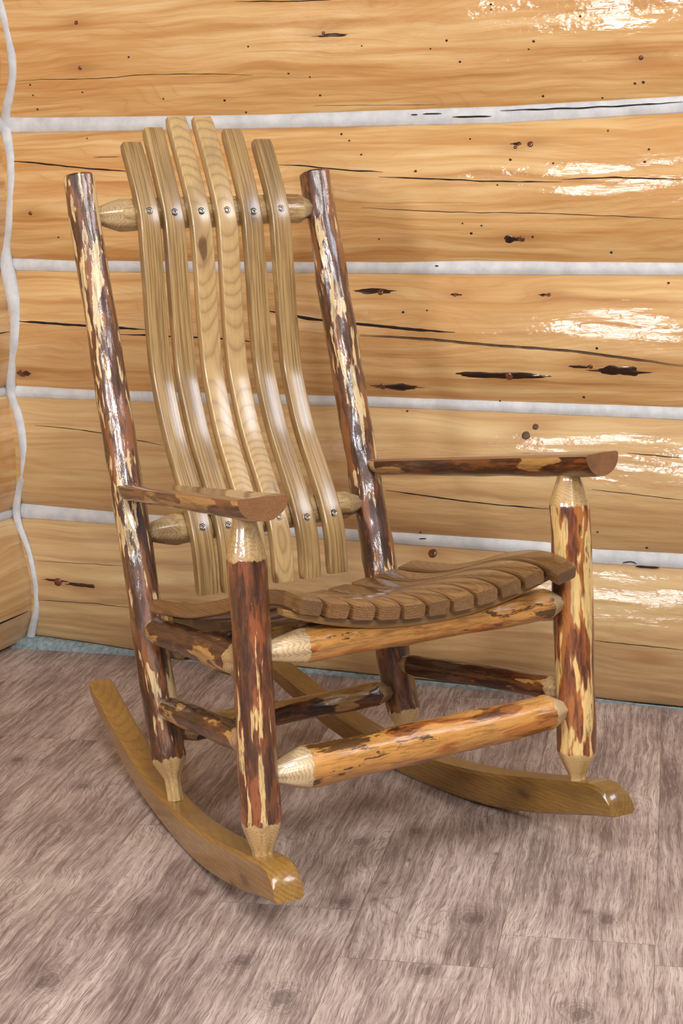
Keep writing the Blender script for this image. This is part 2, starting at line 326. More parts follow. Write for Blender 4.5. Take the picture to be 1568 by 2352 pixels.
DT = [(4, -1.2933, 1.3359), (4, -1.2909, 1.313), (4, -1.2881, 1.2823), (4, -1.1608, 1.315), (4, -1.0313, 1.3854), (4, -0.6499, 1.3354), (4, -0.6015, 1.3264), (4, -0.5841, 1.2885), (4, -0.4787, 1.3845), (4, -0.1963, 1.452), (4, -0.1963, 1.4419), (4, -0.3278, 1.3717), (4, -0.2658, 1.3434), (4, -0.1087, 1.3763), (4, -0.1193, 1.3617), (4, -0.0125, 1.4198), (4, 0.0929, 1.2876), (4, 0.1095, 1.2894), (3, -0.5386, 1.2066), (3, -0.5181, 1.1923), (3, -0.3618, 1.1257), (3, -0.2481, 1.189), (3, -0.1573, 1.1446), (3, -0.0669, 1.1357), (3, -0.1825, 1.0943), (3, -0.2601, 1.0171), (3, -0.2189, 1.0123), (3, -0.2432, 0.9963), (3, -0.4502, 0.9854), (3, -0.1118, 0.9884), (3, 0.049, 0.9557), (3, -1.2385, 0.9928), (1, -0.3973, 0.6151), (2, -0.1886, 0.6432), (3, -1.1617, 1.2137), (4, -0.9591, 1.2941), (4, -0.8107, 1.2854), (4, -0.7649, 1.2592), (4, -0.7385, 1.3944), (4, -0.2921, 1.3864), (3, -0.4862, 1.1625), (3, 0.0402, 1.1978), (2, 0.0288, 0.7633), (2, 0.1668, 0.8947), (4, 0.025, 1.2625), (4, -0.0964, 1.27), (3, 0.1267, 1.1588), (3, 0.1197, 1.1344), (2, -0.3938, 0.8314), (2, -0.3402, 0.8357), (2, -0.0051, 0.6583), (1, -0.3697, 0.347), (1, 0.0305, 0.3761), (1, 0.1317, 0.346), (0, -0.6384, 0.2626)]
CM = [([(-0.382, 1.2428), (-0.3675, 1.2423)], 0.0026), ([(-0.3559, 1.2429), (-0.3145, 1.2425)], 0.0026), ([(-0.2907, 1.2346), (-0.2057, 1.2338)], 0.0043), ([(-0.1871, 1.2446), (-0.104, 1.2445), (0.0401, 1.245), (0.1866, 1.2495)], 0.003), ([(0.0806, 0.3099), (0.0991, 0.3139), (0.1102, 0.31)], 0.0026), ([(0.1084, 0.3043), (0.1588, 0.305)], 0.0043), ([(-0.331, 0.9283), (-0.3232, 0.9274)], 0.0026), ([(-0.3724, 0.3338), (-0.3551, 0.3349)], 0.0017)]
ST = [(1.45, -1.3381, 0.046, 0.0074), (1.401, -1.3324, 0.043, 0.0091), (1.353, -1.3381, 0.035, 0.0078), (1.305, -1.361, 0.02, 0.0096), (1.262, -1.3845, 0.0, 0.0091), (1.227, -1.3787, 0.008, 0.0104), (1.17, -1.3558, 0.033, 0.0087), (1.103, -1.3517, 0.046, 0.0078), (1.029, -1.3656, 0.039, 0.0087), (0.96, -1.396, 0.013, 0.0104), (0.891, -1.3852, 0.019, 0.0161), (0.823, -1.3603, 0.042, 0.0126), (0.754, -1.3651, 0.044, 0.0104), (0.682, -1.3928, 0.024, 0.0117), (0.615, -1.4053, 0.005, 0.0087), (0.576, -1.3766, 0.028, 0.0091), (0.508, -1.3555, 0.045, 0.0087), (0.435, -1.366, 0.038, 0.0078), (0.372, -1.3984, 0.014, 0.0091), (0.312, -1.4018, 0.01, 0.0074), (0.254, -1.3618, 0.036, 0.0057), (0.184, -1.342, 0.046, 0.0052), (0.108, -1.3465, 0.034, 0.0061), (0.04, -1.3788, 0.009, 0.0087)]

M_wall = wall_mat(); M_chink = chink_mat(); M_floor = floor_mat()
M_crack = plain('dark_drying_check', (34, 20, 12), .8); M_crack2 = plain('grey_split_wood', (104, 78, 52), .7)
M_knot = plain('knot_wood', (120, 62, 30), .3, 0, .6); M_pit = plain('dark_pitch_pocket', (52, 26, 12), .25, 0, .8)
M_hole = plain('small_beetle_hole', (74, 48, 34), .6)
M_ceil = plain('plaster_white', (226, 216, 200), .8)
M_leg_red = bark_mat('lacquered_red_bark', (62, 34, 18), (118, 66, 34), (212, 178, 118), .345, (115., 9.), 0., deep=.55, orange=(156, 84, 44), cluster=.8)
M_leg_tan = bark_mat('lacquered_patchy_bark', (88, 42, 18), (146, 80, 36), (222, 184, 118), .47, (52., 8.), 3., deep=.7, cluster=.7, orange=(182, 112, 52))
M_post = bark_mat('glossy_dark_bark', (50, 27, 14), (104, 60, 32), (210, 182, 132), .41, (105., 16.), 5., gloss=1., deep=.6, orange=(148, 90, 48), cluster=.9)
M_rail_gold = bark_mat('golden_peeled_log', (108, 58, 22), (170, 104, 46), (196, 138, 70), .56, (30., 8.), 7., gloss=.4, deep=.85, dth=.555, orange=(196, 124, 54), cluster=.7, deepscale=(16., 6.), shaved=((212, 186, 144), (160, 124, 82)))
M_rail_dark = bark_mat('dark_bark_rail', (42, 20, 10), (88, 46, 22), (186, 140, 78), .36, (44., 11.), 11., orange=(124, 72, 32), gloss=.6, deep=.85, dth=.56, shaved=((180, 150, 108), (140, 102, 60)))
M_rail_back = bark_mat('tan_shaved_rail', (104, 72, 42), (160, 122, 78), (192, 160, 112), .60, (26., 5.), 13., gloss=.7, orange=(150, 112, 70), shaved=((188, 160, 116), (142, 108, 68)))
M_arm = bark_mat('armrest_bark', (44, 20, 10), (98, 52, 24), (190, 142, 80), .40, (40., 9.), 17., orange=(140, 82, 38))
SL = ((198, 162, 106), (126, 92, 50))
M_slat = plank_mat('pine_back_slat', *SL, rot=(math.radians(17), 0, 0), freq=240., contrast=.35, gloss=.9, streak=.8, coat_r=.19, quarter=True)
M_slat_fig = plank_mat('figured_pine_back_slat', (204, 170, 116), (140, 104, 62), rot=(math.radians(14), 0, 0), ax=(.008, .05), freq=210., contrast=.5, gloss=.9, streak=.15, wamp=.016, coat_r=.19)
M_seat = plank_mat('pine_seat_slat', (140, 102, 60), (84, 54, 28), rot=(math.radians(90), 0, 0), freq=260., contrast=.65, gloss=.8, streak=.5, coat_r=.12)
M_cleat = plank_mat('pine_seat_bearer', (158, 122, 70), (112, 78, 40), rot=(0, math.radians(90), 0), freq=200., contrast=.5, gloss=.8)
M_rock = plank_mat('honey_rocker_wood', (158, 118, 56), (104, 72, 28), rot=(math.radians(90), 0, 0), freq=150., contrast=.40, gloss=.85, streak=.35, coat_r=.09)
M_armtop = plank_mat('armrest_flat_wood', (150, 104, 66), (108, 68, 40), rot=(0, 0, 0), freq=260., contrast=.35, gloss=.9, knots=False, coat_r=.08)
M_bead = plain('floor_caulk', (150, 166, 168), .6)
M_steel = plain('bright_screw_steel', (190, 186, 176), .25, 1.); M_sock = plain('dark_socket', (40, 32, 26), .5, .6)

# ------------------------------------------------------------------ the room
PHI = -.9196; WO = 1.02
WD = Vector((math.cos(PHI), math.sin(PHI), 0)); WN = Vector((-math.sin(PHI), math.cos(PHI), 0)); UP = Vector((0, 0, 1))
# wall frame: x along the wall, y out of the wall into the room, z up
MW = Matrix(((WD.x, -WN.x, 0, WN.x * WO), (WD.y, -WN.y, 0, WN.y * WO), (0, 0, 1, 0), (0, 0, 0, 1)))
U0, U1 = -1.50, 1.30
def edge(n, u, i):
    l = CH[n]; return interp([(q[0], q[i]) for q in l], u)
def low(k, u):
    if k == 0: return max(edge('F', u, 1), .004)
    if k <= 4: return edge('C%d' % (5 - k), u, 1)
    return 1.645 + .006 * math.sin(u * 3)
def high(k, u):
    if k <= 3: return edge('C%d' % (4 - k), u, 2)
    return 1.62 if k == 4 else 2.0
SAG = .046
def bulge(k, u, z):
    a, b = low(k, u), high(k, u); t = min(max((z - a) / (b - a), 0), 1)
    s = max(math.sin(PI * t), 0) ** .8
    return SAG * s + (.0035 * noise.noise(Vector((u * 3, z * 9, k * 5))) + .0012 * noise.noise(Vector((u * 9, z * 40, k * 5)))) * min(1, s * 2)
tints = [.9, .75, .3, .1, .05, .2]
wall = empty('wall_back', (0, 0, 0), kind='structure', label='wall of varnished golden pine logs with white chinking')
lognodes = []
knot_pos = [(k, u, z) for k, u, z, r, p in KN]
for k in range(6):
    nu = 300; nv = 46; vs = []; fs = []; kn = []
    for i in range(nu + 1):
        u = U0 + (U1 - U0) * i / nu; a, b = low(k, u), high(k, u)
        for j in range(nv + 1):
            t = .5 - .5 * math.cos(PI * j / nv); t = t * .7 + .3 * j / nv
            z = a + (b - a) * t
            vs.append((u, bulge(k, u, z) - (0.004 if j in (0, nv) else 0), z))
            f = 0
            for kk, ku, kz in knot_pos:
                if kk == k: f = max(f, math.exp(-(((u - ku) / .05) ** 2 + ((z - kz) / .014) ** 2)))
            kn.append(f)
        # back side
        vs.append((u, -.10, b)); vs.append((u, -.10, a)); kn += [0, 0]
    R = nv + 3
    for i in range(nu):
        for j in range(R):
            j2 = (j + 1) % R
            fs.append((i * R + j, (i + 1) * R + j, (i + 1) * R + j2, i * R + j2))
    fs.append(tuple(range(R))[::-1]); fs.append(tuple(nu * R + j for j in range(R)))
    fs = [f[::-1] for f in fs]
    lg = obj('wall_log', vs, fs, M_wall, wall, MW, attrs={'logid': [k + .37] * len(vs), 'tint': [tints[k]] * len(vs), 'knotf': kn}, sharp=math.radians(50))
    lognodes.append(lg)

def ribbon(name, k, pts, w, mat, parent, h=.0009, taper=True, base=None):
    """a thin raised lens following the log face"""
    P = smooth_resample([(u, z, 0) for u, z in pts], .006, 1); n = len(P); vs = []; fs = []
    for i, p in enumerate(P):
        t = i / (n - 1); ww = w * .5
        if taper: ww *= min(1, .15 + 5 * t) * min(1, .15 + 5 * (1 - t))
        ww *= .75 + .5 * (noise.noise(Vector((p.x * 40, p.y * 30, k))) + .5)
        jz = .0012 * noise.noise(Vector((p.x * 25, 3.1, k)))
        a = P[max(i - 1, 0)]; b = P[min(i + 1, n - 1)]; d = (b - a).normalized(); nn = Vector((-d.y, d.x, 0))
        for s in (-1, -.5, .5, 1):
            q = p + nn * ww * s; z = q.y + jz
            y = (bulge(k, q.x, z) if base is None else base) + (h if abs(s) < .9 else -.0008)
            vs.append((q.x, y, z))
    for i in range(n - 1):
        for j in range(3): fs.append((i * 4 + j, i * 4 + j + 1, i * 4 + j + 5, i * 4 + j + 4))
    return obj(name, vs, fs, mat, parent, MW)
for k, pts, w, t in CR: ribbon('crack', k, pts, w, M_crack2 if t else M_crack, lognodes[k])
# the wide split of the third log shows a grey lip under its dark edge
for k, pts, w, t in CR:
    if t: ribbon('crack', k, [(u, z + .0026) for u, z in pts], .0014, M_crack, lognodes[k], h=.0014)
def blob(name, k, u, z, rx, rz, mat, parent, h=.0015, seg=22, rough=.18, seed=0, tailed=False):
    vs = [(u, bulge(k, u, z) + h, z)]; fs = []
    rings = 4
    for r in range(1, rings + 1):
        f = r / rings
        for s in range(seg):
            a = 2 * PI * s / seg; c, d = math.cos(a), math.sin(a)
            q = 1 + rough * noise.noise(Vector((c * 2 + seed, d * 2, seed * 1.7)))
            dz = math.copysign(abs(d) ** (1.6 if tailed else 1), d)
            x = u + rx * f * c * q; zz = z + rz * f * dz * q * (1 + (.5 * noise.noise(Vector((x * 60, seed, 0))) if tailed else 0))
            vs.append((x, bulge(k, x, zz) + h * (1 - f ** 3) * 1.0 - (.0006 if r == rings else -.0003), zz))
    for s in range(seg): fs.append((0, 1 + s, 1 + (s + 1) % seg))
    for r in range(rings - 1):
        for s in range(seg):
            a = 1 + r * seg + s; b = 1 + r * seg + (s + 1) % seg
            fs.append((a, a + seg, b + seg, b))
    return obj(name, vs, [f[::-1] for f in fs], mat, parent, MW)
for i, (k, u, z, r, p) in enumerate(KN):
    if i == 21: continue
    if p: blob('pitch_pocket', k, (p[0] + p[1]) / 2, p[2], (p[1] - p[0]) / 2, p[3] / 2, M_pit if i not in (21,) else M_knot, lognodes[k], .0010, 40, .5, i * 3.3, True)
    if r: blob('knot', k, u, z, r * 1.05, r * .95, M_crack2 if i in (18, 19) else M_knot, lognodes[k], .0026, 20, .12, i)
for i, (k, u, z) in enumerate(DT):
    r = random.uniform(.0022, .0038); blob('nail_hole', k, u, z, r, r * .8, M_hole if i % 3 else M_crack, lognodes[k], .0012, 10, .3, i)

# chinking strips between the logs
def strip(bot, top, parent=wall, k=0):
    nu = 300; nv = 8; vs = []; fs = []
    for i in range(nu + 1):
        u = U0 + (U1 - U0) * i / nu; a = bot(u) - .006; b = top(u) + .006
        for j in range(nv + 1):
            t = j / nv; z = a + (b - a) * t
            vs.append((u, .0045 + .005 * math.sin(PI * t) + .0012 * noise.noise(Vector((u * 14, z * 50, 2))), z))
        vs.append((u, -.05, b)); vs.append((u, -.05, a))
    R = nv + 3
    for i in range(nu):
        for j in range(R):
            j2 = (j + 1) % R; fs.append((i * R + j, i * R + j2, (i + 1) * R + j2, (i + 1) * R + j))
    return obj('chinking', vs, fs, M_chink, parent, MW)
strips = []
for k in range(4): strips.append(strip(lambda u, k=k: high(k, u), lambda u, k=k: low(k + 1, u)))
strips.append(strip(lambda u: high(4, u), lambda u: low(5, u)))
for pts, w in CM:
    si = 3 if pts[0][1] > 1.1 else (2 if pts[0][1] > .8 else 0)
    ribbon('crack', 9, pts, w, M_crack, strips[si], h=.0018, base=.0098)
# caulk bead along the floor
vs = []; fs = []; nu = 200
for i in range(nu + 1):
    u = U0 + (U1 - U0) * i / nu; top = max(edge('F', u, 1), .003) + .0015; out = .003 + .4 * max(0, edge('F', u, 1) - .004) + max(0, -(u + 1.15)) * .10
    for j in range(6):
        a = PI / 2 * j / 5; vs.append((u, .004 + out * math.sin(a) + .001 * noise.noise(Vector((u * 20, j, 0))), top * math.cos(a) * (1) + .0))
for i in range(nu):
    for j in range(5): fs.append((i * 6 + j, i * 6 + j + 1, i * 6 + j + 7, i * 6 + j + 6))
bead = obj('trim_1', vs, fs, M_bead, None, MW, kind='structure', label='thin white caulk bead between log wall and floor')

# left wall: logs that run towards the camera from the corner
left = empty('wall_left', (0, 0, 0), kind='structure', label='end of the log wall at the left edge, meeting the corner')
zb = [0.0, .330, .628, .926, 1.243, 1.63, 2.0]
xs = [(-.01, -1.352), (.04, -1.385), (.33, -1.41), (.628, -1.412), (.926, -1.412), (1.243, -1.395), (1.63, -1.40), (2.0, -1.40)]
NL = 2.6
def lbulge(z):
    k = 0
    while k < 5 and z > zb[k + 1]: k += 1
    t = (z - zb[k]) / (zb[k + 1] - zb[k]); return SAG * 1.05 * max(math.sin(PI * t), 0) ** .8
def lx(z): 
    base = interp([(.0, -1.412), (.10, -1.395), (.18, -1.395), (.33, -1.417), (.628, -1.417), (.926, -1.412), (1.243, -1.402), (1.63, -1.402), (2., -1.402)], z)
    return base + lbulge(z)
for k in range(6):
    vs = []; fs = []; nv = 34; nn = 60
    for i in range(nn + 1):
        y = -.08 + (NL + .08) * i / nn
        for j in range(nv + 1):
            z = zb[k] + .007 + (zb[k + 1] - zb[k] - .014) * j / nv
            vs.append((lx(z) - .008 + .002 * noise.noise(Vector((y * 3, z * 10, k))) - (.006 if j in (0, nv) else 0), y, z))
        vs.append((-1.55, y, zb[k + 1])); vs.append((-1.55, y, zb[k]))
    R = nv + 3
    for i in range(nn):
        for j in range(R):
            j2 = (j + 1) % R; fs.append((i * R + j, (i + 1) * R + j, (i + 1) * R + j2, i * R + j2))
    fs.append(tuple(range(R))[::-1]); fs.append(tuple(nn * R + j for j in range(R)))
    # the grain of these logs runs along the room, so their local x is turned
    T = Matrix(((0, 1, 0, 0), (-1, 0, 0, 0), (0, 0, 1, 0), (0, 0, 0, 1)))
    vs2 = [T @ Vector(v) for v in vs]
    lo = obj('wall_log', vs2, fs, M_wall, left, MW @ T.inverted(), attrs={'logid': [k + 9.1] * len(vs), 'tint': [.25 if k else .6] * len(vs), 'knotf': [0.] * len(vs)}, sharp=math.radians(50))
    if k in (0, 2):
        z0 = .10 if k == 0 else .775
        cv = []; cf = []
        for i in range(30):
            y = .05 + i * .06
            for s in (-1, 1):
                z = z0 + s * .0025 * min(1, i / 2 + .2); cv.append(T @ Vector((lx(z) - .007 + .0006, y, z)))
        for i in range(29): cf.append((2 * i, 2 * i + 1, 2 * i + 3, 2 * i + 2))
        obj('crack', cv, cf, M_crack, lo, MW @ T.inverted())
for k in range(1, 6):
    vs = []; fs = []
    for i in range(60):
        y = -.02 + NL * i / 59
        for j in range(6):
            a = PI * j / 5; vs.append((lx(zb[k]) - .006 + .007 * math.sin(a), y, zb[k] - .013 * math.cos(a)))
    for i in range(59):
        for j in range(5): fs.append((i * 6 + j, i * 6 + j + 1, i * 6 + j + 7, i * 6 + j + 6))
    obj('chinking', vs, fs, M_chink, left, MW)
# bead that follows the round log ends up the corner
def tube(name, P, R, mat, parent, M=None, seg=12, squash=1., **kw):
    vs = []; fs = []; n = len(P)
    for i in range(n):
        d = (P[min(i + 1, n - 1)] - P[max(i - 1, 0)]).normalized()
        a = d.cross(Vector((.3, 1, .1))).normalized(); b = d.cross(a)
        for s in range(seg):
            t = 2 * PI * s / seg; r = R[i] if isinstance(R, list) else R
            q = (a * math.cos(t) + b * math.sin(t)) * r; vs.append(P[i] + Vector((q.x, q.y * squash, q.z)))
    for i in range(n - 1):
        for s in range(seg):
            s2 = (s + 1) % seg; fs.append((i * seg + s, i * seg + s2, (i + 1) * seg + s2, (i + 1) * seg + s))
    fs.append(tuple(range(seg))[::-1]); fs.append(tuple((n - 1) * seg + s for s in range(seg)))
    return obj(name, vs, fs, mat, parent, M, **kw)
S = sorted([(z, u, o, w) for z, u, o, w in ST])
P3 = smooth_resample([(u, o * .9 + (.001 if z > .4 else .005), z) for z, u, o, w in [(0.0, -1.395, .0, .01)] + S + [(1.50, -1.352, .044, .009), (1.58, -1.385, .02, .009), (1.64, -1.39, 0, .009), (1.8, -1.345, .045, .009), (1.98, -1.385, .01, .009)]], .012, 2)
Rr = [interp([(z, w) for z, u, o, w in S], p.z) * 1.35 * (1 + .12 * noise.noise(Vector((0, 0, p.z * 30)))) for p in P3]
tube('trim_2', P3, Rr, M_chink, None, MW, squash=.55, kind='structure', label='white caulk bead running up the corner between the two log walls')

# floor
vs = []; n = 40
c = Vector((0, -.2, 0)); vs = [(-3.4, -4.2, 0), (3.0, -4.2, 0), (3.0, 2.6, 0), (-3.4, 2.6, 0), (-3.4, -4.2, -.05), (3.0, -4.2, -.05), (3.0, 2.6, -.05), (-3.4, 2.6, -.05)]
# floor laid out in the wall's own frame so that it ends under the walls
vs = [MW @ Vector(p) for p in [(-1.55, -.1, 0), (3.2, -.1, 0), (3.2, 5.2, 0), (-1.55, 5.2, 0), (-1.55, -.1, -.05), (3.2, -.1, -.05), (3.2, 5.2, -.05), (-1.55, 5.2, -.05)]]
obj('floor', vs, [(0, 3, 2, 1), (4, 5, 6, 7), (0, 1, 5, 4), (1, 2, 6, 5), (2, 3, 7, 6), (3, 0, 4, 7)], M_floor, kind='structure', smooth=False, label='grey brown oak laminate floor in wide boards')

# ------------------------------------------------------------------ the chair
ROOT = Vector((0, .25, 0))
chair = empty('rocking_chair', ROOT, 'glossy bark-covered log rocking chair with slatted seat and back on the laminate floor', 'chair')

def log_part(name, A, B, rA, rB, mat, endA=None, endB=None, seed=0., label=None, lump=.0014, roll=0., parent=chair):
    """round log from A to B; an end is (tenon length, cone length, tenon radius) or None for a sawn end"""
    A = Vector(A); B = Vector(B); L = (B - A).length; d = (B - A).normalized()
    q = Vector((0, 0, 1)).rotation_difference(d); M = Matrix.Translation(A) @ q.to_matrix().to_4x4() @ Matrix.Rotation(roll, 4, 'Z')
    seg = 44; ss = []; st = .006
    n = int(L / st); ss = [L * i / n for i in range(n + 1)]
    if endA is None: ss = [0, .0008, .0022, .004] + [s for s in ss if s > .005]
    if endB is None: ss = [s for s in ss if s < L - .005] + [L - .004, L - .0022, L - .0008, L]
    vs = []; fs = []; sh = []
    for s in ss:
        r0 = rA + (rB - rA) * s / L; f = 1.; shv = -.05; k = 0
        for e, x in ((endA, s), (endB, L - s)):
            if e is None:
                if x < .004: f = min(f, 1 - (1 - math.sqrt(max(0, 1 - (1 - x / .004) ** 2))) * .004 / r0)
            else:
                tl, cl, tr = e
                shv = max(shv, tl + cl - x)
                if x < tl: f = min(f, tr / r0)
                elif x < tl + cl:
                    t = (x - tl) / cl; f = min(f, tr / r0 + (1 - tr / r0) * (math.sin(t * PI / 2) * .22 + t * .78))
        for g in range(seg):
            a = 2 * PI * g / seg; c, sn = math.cos(a), math.sin(a)
            lumpy = noise.noise(Vector((c * 1.1 + seed, sn * 1.1, s * 9 + seed * 3))) * lump * 2.2 + noise.noise(Vector((c * 3.5, sn * 3.5 + seed, s * 26))) * lump * .8
            if shv > -.01:   # draw-knife facets on the tapered ends
                lumpy = lumpy * .5 + .0008 * math.cos(a * 7 + seed)
            r = max(r0 * f + lumpy, .002)
            vs.append((r * c, r * sn, s)); sh.append(shv)
    n = len(ss)
    for i in range(n - 1):
        for g in range(seg):
            g2 = (g + 1) % seg; fs.append((i * seg + g, i * seg + g2, (i + 1) * seg + g2, (i + 1) * seg + g))
    for base, s, fl in ((0, 0., True), ((n - 1) * seg, L, False)):
        ci = len(vs); vs.append((0, 0, s)); sh.append(-.05 if (endA if fl else endB) is None else .05)
        for g in range(seg):
            g2 = (g + 1) % seg; fs.append((ci, base + g2, base + g) if fl else (ci, base + g, base + g2))
    return obj(name, vs, fs, mat, parent, M, attrs={'shave': sh}, label=label, sharp=math.radians(60))

FLb, FLt = Vector((-.301, -.001, .100)), Vector((-.301, .032, .640))
FRb, FRt = Vector((.299, -.001, .100)), Vector((.300, .032, .640))
RLb, RLt = Vector((-.249, .424, .050)), Vector((-.243, .756, 1.123))
RRb, RRt = Vector((.239, .428, .055)), Vector((.243, .754, 1.124))
def atz(a, b, z): return a + (b - a) * ((z - a.z) / (b.z - a.z))
log_part('front_leg', FLb, FLt, .0308, .0296, M_leg_red, (.016, .046, .0155), (.026, .052, .0185), 1.)
log_part('front_leg', FRb, FRt, .0325, .0340, M_leg_tan, (.016, .042, .0145), (.020, .044, .0185), 2., label='front leg with large pale peeled patches')
log_part('rear_post', RLb, RLt, .0310, .0280, M_post, (.040, .035, .0135), None, 3.)
log_part('rear_post', RRb, RRt, .0315, .0290, M_post, (.040, .030, .0170), None, 4., lump=.0022)
log_part('front_rail', atz(FLb, FLt, .418), atz(FRb, FRt, .416), .0265, .0255, M_rail_gold, (.026, .060, .014), (.026, .030, .012), 5.)
log_part('front_stretcher', atz(FLb, FLt, .229), atz(FRb, FRt, .235), .0325, .0300, M_rail_gold, (.026, .052, .014), (.026, .034, .014), 6.)
log_part('side_rail', atz(RLb, RLt, .341), atz(FLb, FLt, .402), .0230, .0270, M_rail_dark, (.018, .035, .014), (.026, .035, .014), 7.)
log_part('side_rail', atz(RRb, RRt, .341), atz(FRb, FRt, .402), .0230, .0270, M_rail_dark, (.018, .035, .014), (.026, .035, .014), 8.)
log_part('side_stretcher', atz(RLb, RLt, .210), atz(FLb, FLt, .281), .0190, .0225, M_rail_dark, (.018, .030, .013), (.026, .035, .013), 9.)
log_part('side_stretcher', atz(RRb, RRt, .210), atz(FRb, FRt, .262), .0190, .0215, M_rail_dark, (.018, .030, .013), (.026, .030, .013), 10.)
log_part('rear_stretcher', atz(RLb, RLt, .162), atz(RRb, RRt, .160), .0220, .0225, M_rail_dark, (.024, .030, .013), (.024, .030, .013), 11.)
log_part('rear_rail', atz(RLb, RLt, .300), atz(RRb, RRt, .300), .0240, .0240, M_rail_dark, (.024, .030, .013), (.024, .030, .013), 12.)
log_part('back_rail', atz(RLb, RLt, 1.052), atz(RRb, RRt, 1.057), .0290, .0270, M_rail_back, (.018, .048, .012), (.020, .030, .013), 13.)
log_part('back_rail', atz(RLb, RLt, .500), atz(RRb, RRt, .506), .0290, .0260, M_rail_back, (.016, .062, .012), (.020, .036, .012), 14.)

# rockers
def sweep_board(name, P, width, thick, mat, along, normal_hint, parent=chair, bev=.004, label=None, M=None, M0=None, xoff=None, rough=.0004, seed=0):
    """rectangular board with rounded edges: P is the face line in the plane, thickness goes behind it"""
    pass
def rocker(side, top, bot, seed):
    T = smooth_resample([(y, z, 0) for y, z in top], .01, 1); Bm = smooth_resample([(y, z, 0) for y, z in bot], .01, 1)
    # closed outline in (y, z); resampled top and bottom lines joined at both ends
    n = 90
    def at(L, t):
        f = t * (len(L) - 1); i = min(int(f), len(L) - 2); return L[i].lerp(L[i + 1], f - i)
    xc = lambda y: side * (.30 - .125 * y)
    hw = .0245; b = .005; vs = []; fs = []
    prof = [(-hw + b, 0, 1), (-hw, b, 1), (-hw, b, 0), (-hw + b, 0, 0), (hw - b, 0, 0), (hw, b, 0), (hw, b, 1), (hw - b, 0, 1)]
    for i in range(n + 1):
        t = i / n; p = at(T, t); q = at(Bm, t); d = (p - q); h = d.length; d = d / h
        e = 1.0
        for (x, inset, up) in prof:
            ins = min(inset, h * .4)
            w = (p - d * ins) if up else (q + d * ins)
            vs.append(Vector((xc(w.x) + x, w.x, w.y)))
    R = 8
    for i in range(n):
        for j in range(R):
            j2 = (j + 1) % R; fs.append((i * R + j, i * R + j2, (i + 1) * R + j2, (i + 1) * R + j))
    fs.append(tuple(range(R))[::-1]); fs.append(tuple(n * R + j for j in range(R)))
    O = Vector((side * .26, .36, .05)); vs = [v - O for v in vs]
    if seed: fs = fs
    return obj('rocker', vs, fs, M_rock, chair, Matrix.Translation(O), sharp=math.radians(28))
topL = [(.905, .140), (.86, .131), (.749, .101), (.608, .071), (.50, .057), (.40, .053), (.30, .058), (.20, .070), (.10, .089), (.023, .105), (-.030, .116), (-.055, .120), (-.074, .118), (-.086, .110), (-.094, .100)]
botL = [(.885, .112), (.84, .092), (.75, .062), (.667, .037), (.56, .017), (.46, .006), (.36, .001), (.26, .003), (.18, .011), (.077, .030), (.01, .047), (-.03, .058), (-.06, .0655), (-.085, .071), (-.104, .0755)]
topR = [(y, z - .001) for y, z in topL]
botR = [(y, z) for y, z in botL]
rocker(-1, topL, botL, 0); rocker(1, topR, botR, 1)

